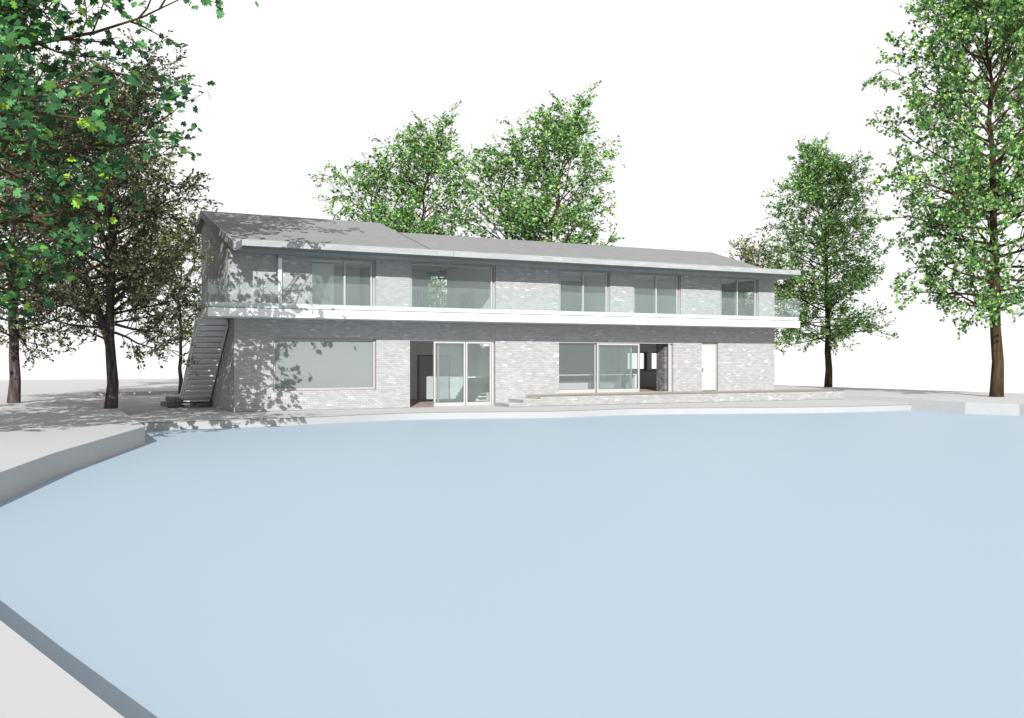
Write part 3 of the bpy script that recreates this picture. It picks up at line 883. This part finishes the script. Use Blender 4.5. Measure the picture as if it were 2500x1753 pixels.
def tree_meshes(seed, H, cb, Rc, r0, n1, n2, n3, nl, leaf, shape, mats, fork=False, lean=(0, 0), prof=None, twig_len=0.75, el0=12, el1=62, wob0=0.05, rv=(0.75, 1.1), keep=1.0):
    rnd = random.Random(seed)
    rng = np.random.default_rng(seed)
    TV, TF, BV, BF = [], [], [], []
    LP, LN = [], []
    stems = []
    nseg = 12
    main = [Vector((0, 0, -0.1))]
    for i in range(1, nseg + 1):
        t = i / nseg
        main.append(Vector((lean[0] * t * t + rnd.gauss(0, wob0) * H / 12, lean[1] * t * t + rnd.gauss(0, wob0) * H / 12, H * t * 0.97)))
    stems.append((main, r0, 0.0))
    tube(TV, TF, main, [max(0.012, r0 * (1.12 if i == 0 else 1) * (1 - 0.93 * (i / nseg) ** 0.9)) for i in range(nseg + 1)], 10)
    if fork:
        p0, d0 = at(main, cb / H * 0.95)
        second = path(rnd, p0, Vector((-0.42, 0.1, 1)), H * 0.62, 9, 0.06, 0.10)
        tube(TV, TF, second, [max(0.012, r0 * 0.72 * (1 - 0.93 * i / 9)) for i in range(10)], 8)
        stems.append((second, r0 * 0.7, cb))
    for i in range(n1):
        main_s = stems[0][0]
        t = (i + rnd.random()) / n1
        if fork and i % 3 == 0:
            st = stems[1][0]
            hh = 0.08 + 0.9 * t
            p, d = at(st, hh)
        else:
            hh = cb / H + (0.985 - cb / H) * t
            p, d = at(main_s, hh)
        z = max(0.0, (p.z - cb) / (H - cb))
        rad = Rc * (math.sin(math.pi * (0.16 + 0.84 * z) ** 0.8) ** 0.75 if prof is None else prof(z))
        rad = max(0.35, rad * rnd.uniform(rv[0], rv[1]))
        az = i * 2.39996 + rnd.uniform(-0.4, 0.4)
        el = R(el0 + (el1 - el0) * z + rnd.uniform(-12, 12))
        dr = Vector((math.cos(az) * math.cos(el), math.sin(az) * math.cos(el), math.sin(el)))
        ln = rad / max(0.45, math.cos(el)) * 0.9
        ln = min(ln, Rc * 1.15)
        pts = path(rnd, p, dr, ln, 6, 0.10, 0.03)
        r1 = r0 * (0.30 - 0.19 * z) * min(1.0, ln / Rc + 0.25)
        tube(BV, BF, pts, [max(0.010, r1 * (1 - 0.85 * j / 6)) for j in range(7)], 5)
        m2 = max(3, int(n2 * (0.45 + 0.55 * ln / Rc)))
        for j in range(m2):
            s_ = 0.18 + 0.82 * (j + rnd.random()) / m2
            p2, d2 = at(pts, min(0.999, s_))
            dr2 = rot_about(d2, R(rnd.uniform(28, 62)), rnd.uniform(0, 6.283))
            dr2.z += 0.12
            l2 = ln * rnd.uniform(0.22, 0.42) * (1.15 - 0.55 * s_) + 0.25
            pts2 = path(rnd, p2, dr2, l2, 4, 0.14, 0.02)
            tube(BV, BF, pts2, [max(0.007, r1 * 0.35 * (1 - 0.8 * q_ / 4)) for q_ in range(5)], 4)
            for k_ in range(n3):
                s3 = 0.2 + 0.8 * (k_ + rnd.random()) / n3
                p3, d3 = at(pts2, min(0.999, s3))
                dr3 = rot_about(d3, R(rnd.uniform(15, 60)), rnd.uniform(0, 6.283))
                l3 = twig_len * rnd.uniform(0.5, 1.2)
                pts3 = path(rnd, p3, dr3, l3, 2, 0.12, -0.02)
                tube(BV, BF, pts3, [0.008, 0.006, 0.004], 3)
                for q_ in range(nl):
                    s4 = 0.15 + 0.85 * (q_ + rnd.random()) / nl
                    p4, d4 = at(pts3, min(0.999, s4))
                    off = rot_about(d4, R(rnd.uniform(35, 80)), rnd.uniform(0, 6.283))
                    LP.append(tuple(p4 + off * leaf * 0.35))
                    LN.append(tuple((off + d4 * 0.6)))
    def mk(nm, V, F, mat, smooth=True):
        me = bpy.data.meshes.new(nm)
        me.from_pydata(V, [], F)
        me.materials.append(mat)
        if smooth:
            me.polygons.foreach_set('use_smooth', [True] * len(me.polygons))
        return me
    tm = mk('trunk', TV, TF, mats[0])
    bm_ = mk('branches', BV, BF, mats[1])
    if keep < 1.0:
        sel = [i for i in range(len(LP)) if rng.random() < keep]
        LP = [LP[i] for i in sel]
        LN = [LN[i] for i in sel]
    lm = leaf_mesh('crown', LP, LN, leaf, shape, rng, mats[2])
    return tm, bm_, lm


NLEAF = {}


def plant(meshes, name, label, cat, x, y, z=ZG, sc=1.0, rz=0.0, group=None, over=None, sz=None):
    root = empty(name, label, cat, (x, y, z), rz, group)
    root.scale = (sc, sc, sz or sc)
    for nm, me in zip(('trunk', 'branches', 'crown'), meshes):
        o = bpy.data.objects.new(nm, me)
        link(o, root)
        if over and over.get(nm):
            o.material_slots[0].link = 'OBJECT'
            o.material_slots[0].material = over[nm]
    return root


mats_m = (M['bark_brown'], M['twig'], M['leaf_maple'])
def cone(z):
    return 0.72 + 1.3 * z if z < 0.2 else (0.98 - 0.25 * (z - 0.2) / 0.35 if z < 0.55 else 0.73 * (1 - (z - 0.55) / 0.45) ** 0.8 + 0.12)


maple = tree_meshes(11, 17.0, 3.4, 4.9, 0.25, 84, 12, 5, 10, 0.165, STAR, mats_m, lean=(1.7, 0), fork=True, prof=cone, twig_len=0.65)
maple2 = tree_meshes(17, 17.0, 3.3, 4.9, 0.26, 84, 12, 5, 9, 0.172, STAR, mats_m, lean=(0.5, 0), wob0=0.025, prof=cone, twig_len=0.65, el0=2)
def wide(z):
    return 0.70 + 1.6 * z if z < 0.2 else (1.02 + 0.1 * math.sin(math.pi * (z - 0.2)) if z < 0.75 else 1.08 - 2.0 * (z - 0.75))


near = tree_meshes(5, 20.0, 3.0, 6.3, 0.36, 96, 12, 5, 6, 0.215, MAPLE, (M['bark_brown'], M['twig'], M['leaf_near']), twig_len=0.85, el0=-4, rv=(0.5, 1.22), prof=wide, keep=0.82)
linden = tree_meshes(23, 11.2, 2.4, 4.2, 0.22, 64, 12, 6, 9, 0.12, OVAL, (M['bark_dark'], M['twig_dark'], M['leaf_olive']), fork=True, twig_len=0.6, prof=cone, el0=2)
birch = tree_meshes(31, 11.0, 2.8, 3.4, 0.14, 44, 8, 4, 7, 0.17, OVAL, (M['bark_dark'], M['twig_dark'], M['leaf_pale']), twig_len=0.6, el0=25, el1=70)

plant(near, 'maple_tree', 'large dark green maple whose big-leaved branches hang into the top left corner', 'tree', -13.7, 20.5, group='maple trees')
plant(maple, 'maple_tree', 'maple behind the roof on the left of the pair', 'tree', -6.2, 56.0, sc=0.93, sz=0.83, group='maple trees')
plant(maple, 'maple_tree', 'taller maple behind the middle of the roof, right of its twin', 'tree', 1.45, 54.0, sc=1.02, sz=0.86, group='maple trees')
plant(maple2, 'maple_tree', 'maple with a bare brown trunk just past the right end of the house', 'tree', 20.1, 61.2, sc=0.92, sz=0.84, rz=2.2, group='maple trees')
plant(maple2, 'maple_tree', 'tallest maple with thick trunk at the right edge, rising out of the picture', 'tree', 22.95, 45.6, sc=1.12, sz=1.2, rz=2.9, group='maple trees')
plant(linden, 'linden_tree', 'olive brown small-leaved tree with dark forked trunk, left of the outside stair', 'tree', -14.55, 34.9, group='linden trees')
plant(linden, 'linden_tree', 'dark trunked small-leaved tree at the far left edge', 'tree', -20.3, 39.2, sc=1.08, rz=2.0, group='linden trees')
plant(birch, 'birch_tree', 'pale olive thin tree standing just left of the gable, behind the stair', 'tree', -17.9, 52.0, sc=0.85, sz=0.72, rz=0.5, group='pale trees far back')
plant(birch, 'birch_tree', 'pale olive tree far back behind the forked dark tree', 'tree', -24.9, 60.0, sc=1.5, rz=1.9, group='pale trees far back')
plant(birch, 'birch_tree', 'pale olive tree far back, showing above the right end of the roof', 'tree', 16.5, 65.0, sc=0.9, sz=0.76, rz=3.5, group='pale trees far back')

# ------------------------------------------------------------------ light, sky, camera
EL = R(26.5)
AZ = R(-1.0)                       # light travels towards +Y, slightly to the left
dirv = Vector((math.sin(AZ) * math.cos(EL), math.cos(AZ) * math.cos(EL), -math.sin(EL)))
sun = bpy.data.lights.new('sun', 'SUN')
sun.energy = 4.8
sun.angle = R(0.12)
sun.color = (1.0, 0.993, 0.982)
so_ = bpy.data.objects.new('sun', sun)
so_.rotation_euler = dirv.to_track_quat('-Z', 'Y').to_euler()
so_.location = (0, -30, 30)
link(so_)

wd = bpy.data.worlds.new('World')
S.world = wd
wd.use_nodes = True
t = wd.node_tree
t.nodes.clear()
out = t.nodes.new('ShaderNodeOutputWorld')
bg = t.nodes.new('ShaderNodeBackground')
sky = t.nodes.new('ShaderNodeTexSky')
sky.sky_type = 'NISHITA'
sky.sun_disc = False
sky.sun_elevation = EL
sky.sun_rotation = math.pi - AZ      # the sun stands behind the camera
sky.dust_density = 4.0
sky.air_density = 1.0
tc = t.nodes.new('ShaderNodeTexCoord')
sp = t.nodes.new('ShaderNodeSeparateXYZ')
cb = t.nodes.new('ShaderNodeCombineXYZ')
mx = t.nodes.new('ShaderNodeMath')
mx.operation = 'MAXIMUM'
mx.inputs[1].default_value = 0.03
t.links.new(tc.outputs['Generated'], sp.inputs[0])
t.links.new(sp.outputs[0], cb.inputs[0])
t.links.new(sp.outputs[1], cb.inputs[1])
t.links.new(sp.outputs[2], mx.inputs[0])
t.links.new(mx.outputs[0], cb.inputs[2])
t.links.new(cb.outputs[0], sky.inputs['Vector'])
hs = t.nodes.new('ShaderNodeHueSaturation')
hs.inputs['Saturation'].default_value = 0.12
t.links.new(sky.outputs[0], hs.inputs['Color'])
sc_ = t.nodes.new('ShaderNodeVectorMath')
sc_.operation = 'SCALE'
sc_.inputs['Scale'].default_value = 0.14          # strength of the clear sky overhead
t.links.new(hs.outputs[0], sc_.inputs[0])
mrr = t.nodes.new('ShaderNodeMapRange')
mrr.interpolation_type = 'SMOOTHSTEP'
mrr.inputs['From Min'].default_value = 0.38
mrr.inputs['From Max'].default_value = 0.80
t.links.new(sp.outputs[2], mrr.inputs['Value'])
hz = t.nodes.new('ShaderNodeMix')
hz.data_type = 'RGBA'
hz.inputs['A'].default_value = (0.80, 0.80, 0.80, 1)  # bright white haze low in the sky
t.links.new(mrr.outputs[0], hz.inputs['Factor'])
t.links.new(sc_.outputs[0], hz.inputs['B'])
t.links.new(hz.outputs['Result'], bg.inputs['Color'])
bg.inputs['Strength'].default_value = 1.0
t.links.new(bg.outputs[0], out.inputs[0])

cam = bpy.data.cameras.new('camera')
cam.sensor_width = 36
cam.lens = 36 * 2350 / 2500
cam.clip_end = 1000
cam.clip_start = 0.05
co = bpy.data.objects.new('camera', cam)
co.location = (0, 0, 2.0)
co.rotation_euler = (R(90), 0, 0)
link(co)
S.camera = co
S.view_settings.view_transform = 'Standard'
S.view_settings.look = 'None'
S.view_settings.exposure = 0.5
S.view_settings.gamma = 1
S.cycles.max_bounces = 8
S.cycles.transparent_max_bounces = 24
S.render.resolution_x, S.render.resolution_y = 1024, 718
